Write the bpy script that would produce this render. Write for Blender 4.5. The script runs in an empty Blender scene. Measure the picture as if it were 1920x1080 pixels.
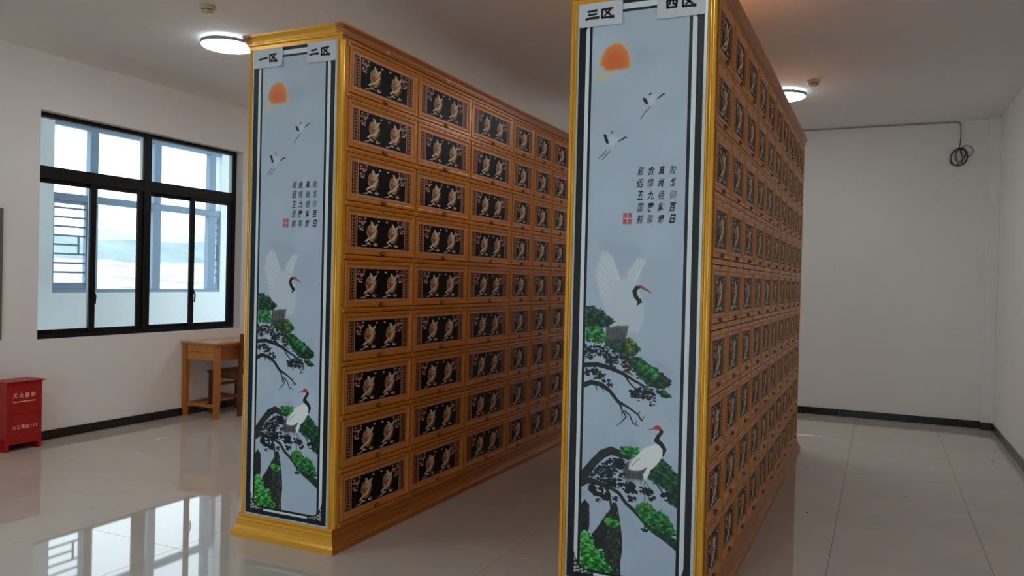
import bpy, bmesh, math, random
import numpy as np
from mathutils import Vector, Matrix
random.seed(7)
SC = bpy.context.scene
COL = SC.collection

# ------------------------------------------------------------------ camera
CAM_H = 1.55
cam_data = bpy.data.cameras.new('camera')
cam_data.sensor_fit = 'HORIZONTAL'
cam_data.sensor_width = 36.0
cam_data.lens = 1475.72 / 1920 * 36.0
cam_data.clip_start = 0.05
cam_data.clip_end = 600
cam = bpy.data.objects.new('camera', cam_data)
COL.objects.link(cam)
_ya, _pi, _ro = math.radians(-25.0905), math.radians(-0.588), math.radians(1.3712)
_F = Vector((math.sin(_ya) * math.cos(_pi), math.cos(_ya) * math.cos(_pi), math.sin(_pi)))
_R0 = Vector((math.cos(_ya), -math.sin(_ya), 0))
_U0 = _R0.cross(_F)
_R = _R0 * math.cos(_ro) + _U0 * math.sin(_ro)
_U = -_R0 * math.sin(_ro) + _U0 * math.cos(_ro)
_m = Matrix((_R, _U, -_F)).transposed().to_4x4()
_m.translation = Vector((0, 0, CAM_H))
cam.matrix_world = _m
SC.camera = cam

# ------------------------------------------------------------------ view / world / light
SC.view_settings.view_transform = 'Standard'
SC.view_settings.look = 'None'
SC.view_settings.gamma = 1.0
SC.view_settings.use_curve_mapping = False
SC.view_settings.exposure = 0.08
SKY = 3.5
LAMP = 37
world = bpy.data.worlds.new('overcast_sky')
SC.world = world
world.use_nodes = True
nt = world.node_tree
nt.nodes.clear()
_out = nt.nodes.new('ShaderNodeOutputWorld')
_bg = nt.nodes.new('ShaderNodeBackground')
_tc = nt.nodes.new('ShaderNodeTexCoord')
_sx = nt.nodes.new('ShaderNodeSeparateXYZ')
_rp = nt.nodes.new('ShaderNodeValToRGB')
_rp.color_ramp.elements[0].position = 0.0
_rp.color_ramp.elements[0].color = (0.92, 0.97, 1.0, 1)
_rp.color_ramp.elements[1].position = 0.6
_rp.color_ramp.elements[1].color = (0.86, 0.94, 1.0, 1)
nt.links.new(_tc.outputs['Generated'], _sx.inputs[0])
nt.links.new(_sx.outputs['Z'], _rp.inputs[0])
nt.links.new(_rp.outputs[0], _bg.inputs['Color'])
_bg.inputs['Strength'].default_value = SKY
nt.links.new(_bg.outputs[0], _out.inputs[0])
try:
    SC.cycles.use_denoising = True
    SC.cycles.max_bounces = 10
    SC.cycles.diffuse_bounces = 6
    SC.cycles.glossy_bounces = 5
    SC.cycles.transparent_max_bounces = 16
    SC.cycles.caustics_reflective = False
    SC.cycles.caustics_refractive = False
    SC.cycles.sample_clamp_indirect = 6
except Exception:
    pass

# ------------------------------------------------------------------ materials
def s2l(c):
    return tuple((x / 12.92 if x <= 0.04045 else ((x + 0.055) / 1.055) ** 2.4) for x in (v / 255 for v in c))

def mat(name, col, rough=0.5, metal=0.0, spec=0.5, noise=None, bump=None, coat=0.0):
    """principled material with procedural colour variation: noise=(scale xyz, amount), bump=(scale, strength)"""
    m = bpy.data.materials.new(name)
    m.use_nodes = True
    t = m.node_tree
    b = t.nodes['Principled BSDF']
    c = s2l(col)
    b.inputs['Base Color'].default_value = (*c, 1)
    b.inputs['Roughness'].default_value = rough
    b.inputs['Metallic'].default_value = metal
    b.inputs['Specular IOR Level'].default_value = spec
    if coat:
        b.inputs['Coat Weight'].default_value = coat
        b.inputs['Coat Roughness'].default_value = 0.15
    tc = t.nodes.new('ShaderNodeTexCoord')
    if noise:
        sc, amt = noise
        mp = t.nodes.new('ShaderNodeMapping')
        mp.inputs['Scale'].default_value = sc
        n = t.nodes.new('ShaderNodeTexNoise')
        n.inputs['Scale'].default_value = 1.0
        n.inputs['Detail'].default_value = 5
        n.inputs['Roughness'].default_value = 0.6
        r = t.nodes.new('ShaderNodeValToRGB')
        r.color_ramp.elements[0].position = 0.3
        r.color_ramp.elements[1].position = 0.7
        r.color_ramp.elements[0].color = (*[x * (1 - amt) for x in c], 1)
        r.color_ramp.elements[1].color = (*[min(1, x * (1 + amt * 0.7)) for x in c], 1)
        t.links.new(tc.outputs['Object'], mp.inputs[0])
        t.links.new(mp.outputs[0], n.inputs['Vector'])
        t.links.new(n.outputs['Fac'], r.inputs[0])
        t.links.new(r.outputs[0], b.inputs['Base Color'])
    if bump:
        sc, st = bump
        n2 = t.nodes.new('ShaderNodeTexNoise')
        n2.inputs['Scale'].default_value = sc
        n2.inputs['Detail'].default_value = 3
        bp = t.nodes.new('ShaderNodeBump')
        bp.inputs['Strength'].default_value = st
        bp.inputs['Distance'].default_value = 0.01
        t.links.new(tc.outputs['Object'], n2.inputs['Vector'])
        t.links.new(n2.outputs['Fac'], bp.inputs['Height'])
        t.links.new(bp.outputs[0], b.inputs['Normal'])
    return m

def emit_mat(name, col, strength):
    m = bpy.data.materials.new(name)
    m.use_nodes = True
    b = m.node_tree.nodes['Principled BSDF']
    b.inputs['Base Color'].default_value = (0.8, 0.8, 0.8, 1)
    b.inputs['Emission Color'].default_value = (*col, 1)
    b.inputs['Emission Strength'].default_value = strength
    return m

def glass_mat(name, tint, refl=0.06):
    m = bpy.data.materials.new(name)
    m.use_nodes = True
    t = m.node_tree
    t.nodes.clear()
    o = t.nodes.new('ShaderNodeOutputMaterial')
    tr = t.nodes.new('ShaderNodeBsdfTransparent')
    tr.inputs[0].default_value = (*tint, 1)
    gl = t.nodes.new('ShaderNodeBsdfGlossy')
    gl.inputs['Roughness'].default_value = 0.0
    lw = t.nodes.new('ShaderNodeFresnel')
    lw.inputs[0].default_value = 1.25
    mx = t.nodes.new('ShaderNodeMixShader')
    t.links.new(lw.outputs[0], mx.inputs[0])
    t.links.new(tr.outputs[0], mx.inputs[1])
    t.links.new(gl.outputs[0], mx.inputs[2])
    t.links.new(mx.outputs[0], o.inputs[0])
    return m

M_WALL = mat('painted_wall', (238, 237, 234), 0.85, noise=((0.6, 0.6, 0.6), 0.03), bump=(120, 0.03))
M_CEIL = mat('painted_ceiling', (238, 237, 235), 0.9, noise=((0.5, 0.5, 0.5), 0.03))
M_BASE = mat('black_skirting_tile', (22, 20, 20), 0.25, noise=((3, 3, 3), 0.2))
M_GROUT = mat('floor_grout', (92, 82, 74), 0.9)
M_TILE = mat('polished_floor_tile', (204, 193, 181), 0.03, spec=0.62, noise=((1.3, 1.3, 1.3), 0.06), bump=(1.4, 0.008))
M_ALU = mat('black_window_aluminium', (9, 10, 12), 0.45, spec=0.3, noise=((4, 4, 4), 0.15))
M_GLASS = glass_mat('window_glass', (0.90, 0.955, 0.985))
M_BLUEFR = mat('blue_grey_frame_paint', (134, 154, 178), 0.5, noise=((2, 2, 2), 0.05))  # blue-grey paint, made lighter to hold the window flare in its colour
M_EXT = mat('pale_corridor_plaster', (238, 244, 246), 0.85, noise=((0.8, 0.8, 0.8), 0.04))
M_EXTFL = mat('corridor_floor_tile', (190, 186, 178), 0.5, noise=((2, 2, 2), 0.06))
M_HILL = mat('hill_painted_haze', (138, 150, 150), 1.0, spec=0.0, noise=((0.12, 0.12, 0.12), 0.22))  # pale grey colour stands in for the haze over the hill
M_GROUND = mat('pale_quarry_ground', (186, 184, 176), 1.0, spec=0.0, noise=((0.35, 0.22, 0.6), 0.5))
M_GOLD = mat('golden_oak_trim', (246, 184, 62), 0.2, 0.3, noise=((90, 90, 1.2), 0.07))
M_GOLDH = mat('golden_oak_moulding', (238, 172, 56), 0.25, 0.25, noise=((1.2, 60, 60), 0.1))
M_WOOD = mat('orange_wood_door', (212, 134, 46), 0.28, 0.1, noise=((60, 2.2, 60), 0.2))
M_WOODV = mat('orange_wood_stile', (212, 134, 46), 0.34, 0.12, noise=((60, 60, 2.2), 0.24))
M_WOODM = mat('brown_wood_moulding', (180, 108, 42), 0.34, 0.12, noise=((60, 2.0, 60), 0.22))
M_CORE = mat('dark_cabinet_core', (70, 34, 14), 0.6, noise=((30, 3, 30), 0.2))
M_COPPER = mat('copper_plaque', (210, 142, 94), 0.4, 0.1, noise=((40, 40, 40), 0.1))
M_BLACK = mat('black_lacquer_plaque', (10, 10, 11), 0.4, spec=0.14, noise=((20, 20, 20), 0.2))
M_CREAM = mat('cream_relief', (226, 206, 178), 0.5, noise=((50, 50, 50), 0.12))
M_MEDAL = mat('bronze_medallion', (184, 132, 88), 0.45, 0.05, noise=((60, 60, 60), 0.15))
M_PINK = mat('pink_blossom_relief', (206, 164, 152), 0.5, noise=((60, 60, 60), 0.12))
M_MAROON = mat('maroon_blossom_ground', (66, 22, 22), 0.5, noise=((60, 60, 60), 0.2))
M_BROWNLINE = mat('brown_engraved_line', (92, 52, 30), 0.5, noise=((60, 60, 60), 0.2))
M_KNOB = mat('copper_pull', (196, 116, 60), 0.35, 0.5, noise=((50, 50, 50), 0.1))
M_SILVER = mat('silver_edge_strip', (196, 200, 200), 0.35, 0.3, noise=((5, 5, 5), 0.05))
M_PAPER = mat('white_paper', (214, 218, 226), 0.75, noise=((8, 8, 8), 0.03))
M_INK = mat('black_ink', (10, 11, 16), 0.6, noise=((20, 20, 20), 0.1))
M_SEAL = mat('red_seal_ink', (196, 110, 118), 0.6, noise=((30, 30, 30), 0.15))
M_SEALD = mat('dark_seal_ink', (120, 62, 80), 0.6, noise=((30, 30, 30), 0.15))
M_TAG = mat('pale_pink_tag', (226, 190, 178), 0.6, noise=((20, 20, 20), 0.05))
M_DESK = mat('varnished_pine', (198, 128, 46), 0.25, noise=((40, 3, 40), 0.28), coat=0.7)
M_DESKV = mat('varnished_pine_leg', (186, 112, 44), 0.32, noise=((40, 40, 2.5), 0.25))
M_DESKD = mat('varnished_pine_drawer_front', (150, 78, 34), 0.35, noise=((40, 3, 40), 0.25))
M_CHAIR = mat('dark_varnished_chair', (104, 56, 26), 0.4, noise=((30, 30, 3), 0.3))
M_RED = mat('red_painted_metal', (168, 18, 18), 0.38, noise=((6, 6, 6), 0.1), bump=(60, 0.04))
M_REDTXT = mat('pale_pink_lettering', (236, 190, 186), 0.6, noise=((20, 20, 20), 0.06))
M_LAMP = emit_mat('lamp_diffuser', (0.86, 0.94, 1.0), LAMP)
M_LAMPB = emit_mat('lamp_back_glow', (0.84, 0.93, 1.0), LAMP * 0.95)
M_LAMPRIM = mat('grey_lamp_rim', (150, 160, 166), 0.4, noise=((10, 10, 10), 0.05))
M_DET = mat('ivory_detector_plastic', (206, 192, 158), 0.5, noise=((20, 20, 20), 0.05))
M_DETD = mat('detector_grille', (96, 86, 66), 0.6, noise=((20, 20, 20), 0.05))
M_CABLE = mat('grey_cable', (62, 60, 56), 0.6, noise=((20, 20, 20), 0.1))
M_DUCT = mat('pale_cable_duct', (150, 150, 146), 0.6, noise=((5, 5, 5), 0.05))
M_BOARD = mat('olive_grey_board', (108, 102, 86), 0.7, noise=((5, 5, 5), 0.08))
M_SPECK = mat('dark_dirt', (40, 32, 26), 0.9, noise=((80, 80, 80), 0.3))

# ------------------------------------------------------------------ helpers
class MB:
    """collects shapes, then links them as ONE mesh object"""
    def __init__(self):
        self.v, self.f, self.mi, self.sm = [], [], [], []
    def add(self, vs, fs, mi=0, smooth=False):
        o = len(self.v)
        self.v += [tuple(p) for p in vs]
        for f in fs:
            self.f.append([o + i for i in f]); self.mi.append(mi); self.sm.append(smooth)
    def box(self, a, b, mi=0, bev=0.0):
        x0, y0, z0 = a; x1, y1, z1 = b
        if bev <= 0:
            vs = [(x0,y0,z0),(x1,y0,z0),(x1,y1,z0),(x0,y1,z0),(x0,y0,z1),(x1,y0,z1),(x1,y1,z1),(x0,y1,z1)]
            self.add(vs, [(0,3,2,1),(4,5,6,7),(0,1,5,4),(1,2,6,5),(2,3,7,6),(3,0,4,7)], mi)
        else:
            bm = bmesh.new()
            bmesh.ops.create_cube(bm, size=1)
            for v in bm.verts:
                v.co = Vector((x0 + (v.co.x + .5) * (x1 - x0), y0 + (v.co.y + .5) * (y1 - y0), z0 + (v.co.z + .5) * (z1 - z0)))
            bmesh.ops.bevel(bm, geom=list(bm.edges), offset=bev, segments=1, affect='EDGES')
            bm.verts.index_update()
            self.add([v.co[:] for v in bm.verts], [[v.index for v in f.verts] for f in bm.faces], mi)
            bm.free()
    def prism(self, pts, lo, hi, axis='z', mi=0, smooth=False, ccw=True):
        """2-D outline extruded along an axis"""
        area = sum(p[0]*q[1]-q[0]*p[1] for p, q in zip(pts, pts[1:]+pts[:1]))
        if area < 0: pts = pts[::-1]
        n = len(pts)
        def P(p, h):
            return (p[0], p[1], h) if axis == 'z' else ((h, p[0], p[1]) if axis == 'x' else (p[1], h, p[0]))
        vs = [P(p, lo) for p in pts] + [P(p, hi) for p in pts]
        self.add(vs, [list(range(n))[::-1], list(range(n, 2*n))], mi)
        self.add(vs, [(i, (i+1) % n, n+(i+1) % n, n+i) for i in range(n)], mi, smooth)
    def lathe(self, prof, c, seg=32, mi=0, smooth=True):
        """(r,z) profile turned about the z axis at c"""
        vs, fs = [], []
        for r, z in prof:
            for k in range(seg):
                a = 2*math.pi*k/seg
                vs.append((c[0]+r*math.cos(a), c[1]+r*math.sin(a), c[2]+z))
        for i in range(len(prof)-1):
            for k in range(seg):
                k2 = (k+1) % seg
                fs.append((i*seg+k, i*seg+k2, (i+1)*seg+k2, (i+1)*seg+k))
        self.add(vs, fs, mi, smooth)
    def tube(self, pts, r, seg=6, mi=0, closed=False):
        pts = [Vector(p) for p in pts]
        n = len(pts); vs, fs = [], []
        up = Vector((0.13, 0.31, 0.94))
        for i, p in enumerate(pts):
            a = pts[(i-1) % n] if (i or closed) else p
            b = pts[(i+1) % n] if (i < n-1 or closed) else p
            t = (b - a).normalized()
            s = t.cross(up)
            if s.length < 1e-3: s = t.cross(Vector((1, 0, 0)))
            s.normalize(); w = t.cross(s)
            for k in range(seg):
                an = 2*math.pi*k/seg
                vs.append(p + s*math.cos(an)*r + w*math.sin(an)*r)
        for i in range(n if closed else n-1):
            j = (i+1) % n
            for k in range(seg):
                k2 = (k+1) % seg
                fs.append((i*seg+k, i*seg+k2, j*seg+k2, j*seg+k))
        self.add(vs, fs, mi, True)
        if not closed:
            self.add([vs[k] for k in range(seg)], [list(range(seg))], mi)
            self.add([vs[(n-1)*seg+k] for k in range(seg)], [list(range(seg))[::-1]], mi)
    def mesh(self, name, mats):
        me = bpy.data.meshes.new(name)
        me.from_pydata(self.v, [], self.f)
        for m in (mats if isinstance(mats, (list, tuple)) else [mats]): me.materials.append(m)
        me.polygons.foreach_set('material_index', self.mi)
        me.polygons.foreach_set('use_smooth', self.sm)
        bm = bmesh.new(); bm.from_mesh(me)
        bmesh.ops.remove_doubles(bm, verts=bm.verts, dist=1e-6)
        bmesh.ops.recalc_face_normals(bm, faces=bm.faces)
        bm.to_mesh(me); bm.free()
        me.update()
        return me
    def build(self, name, mats, parent=None, loc=None):
        return put(name, self.mesh(name, mats), parent, loc)

def put(name, me, parent=None, loc=None):
    o = bpy.data.objects.new(name, me)
    COL.objects.link(o)
    if parent is not None: o.parent = parent
    if loc is not None: o.location = loc
    return o

def thing(name, label, cat, loc=(0, 0, 0), group=None, rz=0):
    o = bpy.data.objects.new(name, None)
    COL.objects.link(o)
    o.location = loc; o.rotation_euler = (0, 0, rz); o.empty_display_size = 0.1
    o['label'] = label; o['category'] = cat
    if group: o['group'] = group
    return o

def tag(o, label, cat, group=None):
    o['label'] = label; o['category'] = cat
    if group: o['group'] = group
    return o

def struct(o):
    o['kind'] = 'structure'
    return o

def ring_mesh(mb, rects, mi=0, close_last=None):
    """nested rectangle loops in the (y,z) plane: rects = [(y0,z0,y1,z1,x)]"""
    vs, fs = [], []
    for y0, z0, y1, z1, x in rects:
        vs += [(x, y0, z0), (x, y1, z0), (x, y1, z1), (x, y0, z1)]
    for i in range(len(rects)-1):
        for k in range(4):
            k2 = (k+1) % 4
            fs.append((i*4+k, i*4+k2, (i+1)*4+k2, (i+1)*4+k))
    mb.add(vs, fs, mi)
    if close_last is not None:
        b = (len(rects)-1)*4
        mb.add(vs[b:b+4], [(0, 1, 2, 3)], close_last)

def sweep_rect(mb, prof, x0, y0, x1, y1, mi=0, cap_top=False, cap_bot=False, mi_front=None):
    """a moulding: profile (offset outwards, z) swept round a rectangle with mitred corners"""
    vs = []
    for o, z in prof:
        vs += [(x0-o, y0-o, z), (x1+o, y0-o, z), (x1+o, y1+o, z), (x0-o, y1+o, z)]
    for i in range(len(prof)-1):
        for k in range(4):
            k2 = (k+1) % 4
            mb.add([vs[i*4+k], vs[i*4+k2], vs[(i+1)*4+k2], vs[(i+1)*4+k]], [(0, 1, 2, 3)], mi_front if (k == 0 and mi_front is not None) else mi)
    if cap_top:
        b = (len(prof)-1)*4
        mb.add(vs[b:b+4], [(0, 1, 2, 3)], mi)
    if cap_bot:
        mb.add(vs[0:4], [(3, 2, 1, 0)], mi)

def glyphs(items, name, mats, depth=0.0006):
    """items: (text, x, z, size, shear, bold, material index); glyphs in the x,z plane facing -y, centred on x,z"""
    mb = MB()
    for text, x, z, size, shear, bold, mi in items:
        cu = bpy.data.curves.new('t', 'FONT')
        cu.body = text; cu.size = 1.0; cu.shear = shear; cu.offset = bold
        cu.fill_mode = 'BOTH'; cu.resolution_u = 3
        ob = bpy.data.objects.new('t', cu)
        COL.objects.link(ob)
        bpy.context.view_layer.update()
        me = bpy.data.meshes.new_from_object(ob.evaluated_get(bpy.context.evaluated_depsgraph_get()))
        bpy.data.objects.remove(ob); bpy.data.curves.remove(cu)
        if not me.vertices:
            continue
        co = np.array([v.co[:] for v in me.vertices])
        lo, hi = co.min(0), co.max(0)
        c = (lo + hi) / 2
        sx, sz = size
        k = (sx / max(hi[0]-lo[0], 1e-4), sz / max(hi[1]-lo[1], 1e-4))
        vs = [((p[0]-c[0])*k[0]+x, -depth, (p[1]-c[1])*k[1]+z) for p in co]
        mb.add(vs, [list(f.vertices) for f in me.polygons], mi)
        bpy.data.meshes.remove(me)
    return mb

# ------------------------------------------------------------------ measurements of the room
XL, XR = -6.82, 1.1713          # left and right wall faces
YB, YF = 10.288, -3.2           # back and front wall faces
ZC = 3.4836                     # ceiling
WY0, WYM, WY1 = 4.575, 5.80, 7.036     # window in the left wall
WZ0, WZ1 = 0.908, 2.975
TH = 0.22

# floor with tiles
mb = MB(); mb.box((XL-0.3, YF-0.3, -0.12), (XR+0.3, YB+0.3, -0.008))
floor = struct(mb.build('floor', M_GROUT))
TX, TY, X0, Y0 = 0.828, 0.796, -0.227, 3.2
_cache = {}
def tile_mesh(w, h):
    k = (round(w, 4), round(h, 4))
    if k not in _cache:
        m_ = MB(); e = 0.0008
        m_.add([(0,0,-.008),(w,0,-.008),(w,h,-.008),(0,h,-.008),(0,0,-e),(w,0,-e),(w,h,-e),(0,h,-e),(e,e,0),(w-e,e,0),(w-e,h-e,0),(e,h-e,0)],
               [(0,1,5,4),(1,2,6,5),(2,3,7,6),(3,0,4,7),(4,5,9,8),(5,6,10,9),(6,7,11,10),(7,4,8,11),(8,9,10,11)])
        _cache[k] = m_.mesh('floor_tile', M_TILE)
    return _cache[k]
for i in range(-9, 3):
    for j in range(-9, 10):
        a0, a1 = max(XL, X0+i*TX), min(XR, X0+(i+1)*TX)
        b0, b1 = max(YF, Y0+j*TY), min(YB, Y0+(j+1)*TY)
        if a1-a0 < 0.02 or b1-b0 < 0.02: continue
        g = 0.0009
        o = put('floor_tile', tile_mesh(a1-a0-2*g, b1-b0-2*g), floor, (a0+g, b0+g, random.uniform(-0.0002, 0.0)))

mb = MB(); mb.box((XL-0.3, YF-0.3, ZC), (XR+0.3, YB+0.3, ZC+0.15))
struct(mb.build('ceiling', M_CEIL))

def wall_with_holes(name, axis, face, back, lo, hi, holes, z0=-0.008, z1=ZC):
    """holes: (a0,a1,z0,z1) along the wall; one mesh of blocks"""
    m_ = MB()
    def bl(a, b, c, d):
        if b-a < 1e-4 or d-c < 1e-4: return
        if axis == 'x': m_.box((min(face, back), a, c), (max(face, back), b, d))
        else: m_.box((a, min(face, back), c), (b, max(face, back), d))
    cur = lo
    for a0, a1, c0, c1 in sorted(holes):
        bl(cur, a0, z0, z1); bl(a0, a1, z0, c0); bl(a0, a1, c1, z1); cur = a1
    bl(cur, hi, z0, z1)
    me = bpy.data.meshes.new(name)
    return struct(m_.build(name, M_WALL))

W2Y0, W2Y1 = 0.25, 2.71
W3X0, W3X1 = -3.6, -0.4
wall_with_holes('wall_left', 'x', XL, XL-TH, YF-TH, YB+TH, [(WY0, WY1, WZ0, WZ1), (W2Y0, W2Y1, WZ0, WZ1)])
mb = MB(); mb.box((XL-TH, YB, -0.008), (XR+TH, YB+TH, ZC)); struct(mb.build('wall_back', M_WALL))
mb = MB(); mb.box((XR, YF-TH, -0.008), (XR+TH, YB, ZC)); struct(mb.build('wall_right', M_WALL))
wall_with_holes('wall_front', 'y', YF, YF-TH, XL, XR, [(W3X0, W3X1, 0.0, 2.6)])
# column boxed in at the back right corner
PX, PY = 1.056, YB-0.095
mb = MB(); mb.box((PX, PY, 0), (XR, YB, ZC), 0, 0.004); struct(mb.build('trim_1', M_WALL))

# skirting, laid in lengths
def skirting(name, segs):
    m_ = MB()
    for a, b in segs: m_.box(a, b, 0, 0.0015)
    return struct(m_.build(name, M_BASE))
BH, BT = 0.083, 0.012
ln = []
y = YF
while y < YB-0.02:
    y2 = min(y+0.8, YB); ln.append(((XL, y+.0006, 0), (XL+BT, y2-.0006, BH))); y = y2
skirting('baseboard_left', ln)
ln = []
x = XL+BT
while x < PX-0.02:
    x2 = min(x+0.8, PX-BT); ln.append(((x+.0006, YB-BT, 0), (x2-.0006, YB, BH))); x = x2
    if x2 >= PX-BT-1e-6: break
skirting('baseboard_back', ln)
skirting('baseboard_column', [((PX-BT, PY-BT, 0), (XR-BT, PY, BH)), ((PX-BT, PY, 0), (PX, YB, BH))])
ln = []
y = YF
while y < PY-0.02:
    y2 = min(y+0.8, PY); ln.append(((XR-BT, y+.0006, 0), (XR, y2-.0006, BH))); y = y2
skirting('baseboard_right', ln)

# ------------------------------------------------------------------ windows
def window(name, place, L, zb, zt, mid, splits, tz0, tz1, handles=True):
    """local: a along the wall, d = depth (0 at room side of the frame, + outwards), z.  place(a,d,z) -> world"""
    def B(m_, a0, a1, d0, d1, c0, c1, bev=0.002):
        p, q = place(a0, d0, c0), place(a1, d1, c1)
        m_.box(tuple(min(s, t) for s, t in zip(p, q)), tuple(max(s, t) for s, t in zip(p, q)), 0, bev)
    fw = 0.042
    m_ = MB()
    B(m_, 0, L, 0, .07, zt-fw, zt); B(m_, 0, L, 0, .07, zb, zb+fw)
    B(m_, 0, fw, 0, .07, zb+fw, zt-fw); B(m_, L-fw, L, 0, .07, zb+fw, zt-fw)
    root = struct(m_.build(name, M_ALU))
    m_ = MB(); B(m_, mid-.042, mid+.042, -.004, .068, zb+fw, zt-fw); m_.build('mullion', M_ALU, root)
    m_ = MB(); B(m_, fw, mid-.042, -.002, .068, tz0, tz1); m_.build('transom', M_ALU, root)
    m_ = MB(); B(m_, mid+.042, L-fw, -.002, .068, tz0, tz1); m_.build('transom', M_ALU, root)
    for a0, a1 in ((fw, mid-.042), (mid+.042, L-fw)):
        m_ = MB(); B(m_, a0, a1, .030, .036, tz1, zt-fw, 0); m_.build('pane', M_GLASS, root)
        m_ = MB(); B(m_, a1-.012, a1, .02, .06, tz1, zt-fw, 0); m_.build('glazing_bead', M_SILVER, root)
    def sash(a0, a1, d0, wl, wr, handle, bead):
        c0, c1 = zb+fw, tz0
        m_ = MB(); t, b_ = .034, .036
        B(m_, a0, a1, d0, d0+.026, c1-t, c1); B(m_, a0, a1, d0, d0+.026, c0, c0+b_)
        B(m_, a0, a0+wl, d0, d0+.026, c0+b_, c1-t); B(m_, a1-wr, a1, d0, d0+.026, c0+b_, c1-t)
        s = m_.build('sash', M_ALU, root)
        m_ = MB(); B(m_, a0+wl, a1-wr, d0+.010, d0+.016, c0+b_, c1-t, 0); m_.build('pane', M_GLASS, s)
        if bead:
            m_ = MB(); B(m_, a1-wr-.010, a1-wr, d0+.004, d0+.022, c0+b_, c1-t, 0); m_.build('glazing_bead', M_SILVER, s)
        if handle is not None:
            m_ = MB()
            h = zb + (tz0-zb)*0.245
            B(m_, handle-.012, handle+.012, d0-.012, d0, h+.03, h+.10, .003)
            p0 = place(handle, d0-.02, h+.085); p1 = place(handle+.012, d0-.035, h+.03); p2 = place(handle+.010, d0-.030, h-.045)
            m_.tube([place(handle, d0-.006, h+.085), p0, p1, p2], .008, 8)
            m_.build('handle', M_ALU, s)
    s1, s2 = splits
    sash(fw, s1+.055, .040, .03, .046, None, True)
    sash(s1-.008, mid-.042, .008, .062, .064, (s1+.022) if handles else None, False)
    sash(mid+.042, s2+.050, .040, .03, .046, None, True)
    sash(s2-.030, L-fw, .008, .062, .064, (s2+.005) if handles else None, False)
    return root
XW = -6.92
window('window_1', lambda a, d, z: (XW-d, WY0+a, z), WY1-WY0, WZ0, WZ1, WYM-WY0, (5.168-WY0, 6.407-WY0), 2.374, 2.489)
window('window_2', lambda a, d, z: (XW-d, W2Y0+a, z), W2Y1-W2Y0, WZ0, WZ1, 1.225, (0.593, 1.832), 2.374, 2.489)
# big glazed opening behind the photographer
window('window_3', lambda a, d, z: (W3X0+a, YF-0.08-d, z), W3X1-W3X0, 0.0, 2.6, (W3X1-W3X0)/2, (0.8, 2.4), 2.1, 2.2, False)

# ------------------------------------------------------------------ corridor and view outside
XO = -8.70
mb = MB(); mb.box((XO-0.2, YF-0.2, -0.12), (XL-TH, YB+0.2, -0.008)); struct(mb.build('floor_corridor', M_EXTFL))
mb = MB(); mb.box((XO-0.2, YF-0.2, 3.28), (XL-TH, YB+0.2, 3.45)); struct(mb.build('ceiling_corridor', M_EXT))
mb = MB()
bays = [(-2.4, -0.2), (0.6, 3.15), (3.45, 5.15), (6.005, 8.56), (8.95, 10.2)]
cur = YF-0.2
for a, b in bays:
    mb.box((XO-0.2, cur, -0.008), (XO, a, 3.28)); mb.box((XO-0.2, a, -0.008), (XO, b, 1.275)); cur = b
mb.box((XO-0.2, cur, -0.008), (XO, YB+0.2, 3.28))
struct(mb.build('wall_corridor', M_EXT))
def bay_frame(name, a, b, detailed):
    m_ = MB(); X1, X2 = XO-0.09, XO-0.01
    m_.box((X1, a, 1.275), (X2, b, 1.318), 0, .003)
    m_.box((X1, a, 3.235), (X2, b, 3.28), 0, .003)
    root = struct(m_.build(name, M_BLUEFR))
    m_ = MB(); m_.box((X1, a, 2.36), (X2, b, 2.447), 0, .003); m_.build('cross_beam', M_BLUEFR, root)
    ps = [a+0.515, a+1.445, a+2.39] if detailed else [a+(b-a)/2]
    for p in ps:
        m_ = MB(); m_.box((X1+.01, p-.062, 1.318), (X2+.012, p+.062, 2.36), 0, .003); m_.box((X1+.01, p-.055, 2.447), (X2+.012, p+.055, 3.235), 0, .003)
        m_.build('post', M_BLUEFR, root)
    if detailed:
        for y0, y1 in ((a+.004, ps[0]-.062), (ps[2]+.062, b-.004)):
            m_ = MB()
            for c0, c1 in ((1.318, 1.392), (2.325, 2.36)): m_.box((X1+.02, y0, c0), (X2-.01, y1, c1), 0, .002)
            m_.box((X1+.02, y0, 1.392), (X2-.01, y0+.022, 2.325)); m_.box((X1+.02, y1-.022, 1.392), (X2-.01, y1, 2.325))
            g_ = m_.build('grille_frame', M_BLUEFR, root)
            for k in range(8):
                z = 1.515+k*0.1085
                e = y1-.022 if k not in (3,) else y0+(y1-y0)*.78
                m_ = MB(); m_.box((X1+.032, y0+.022, z-.011), (X1+.052, e, z+.011)); m_.build('grille_bar', M_BLUEFR, g_)
            yy = y0+(y1-y0)*.78
            m_ = MB(); m_.box((X1+.034, yy-.011, 1.515+2*.1085), (X1+.05, yy+.011, 1.515+4*.1085)); m_.build('grille_bar', M_BLUEFR, g_)
    return root
for n, (a, b) in enumerate(bays):
    bay_frame('window_%d' % (n+4), a, b, n == 3)

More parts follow.
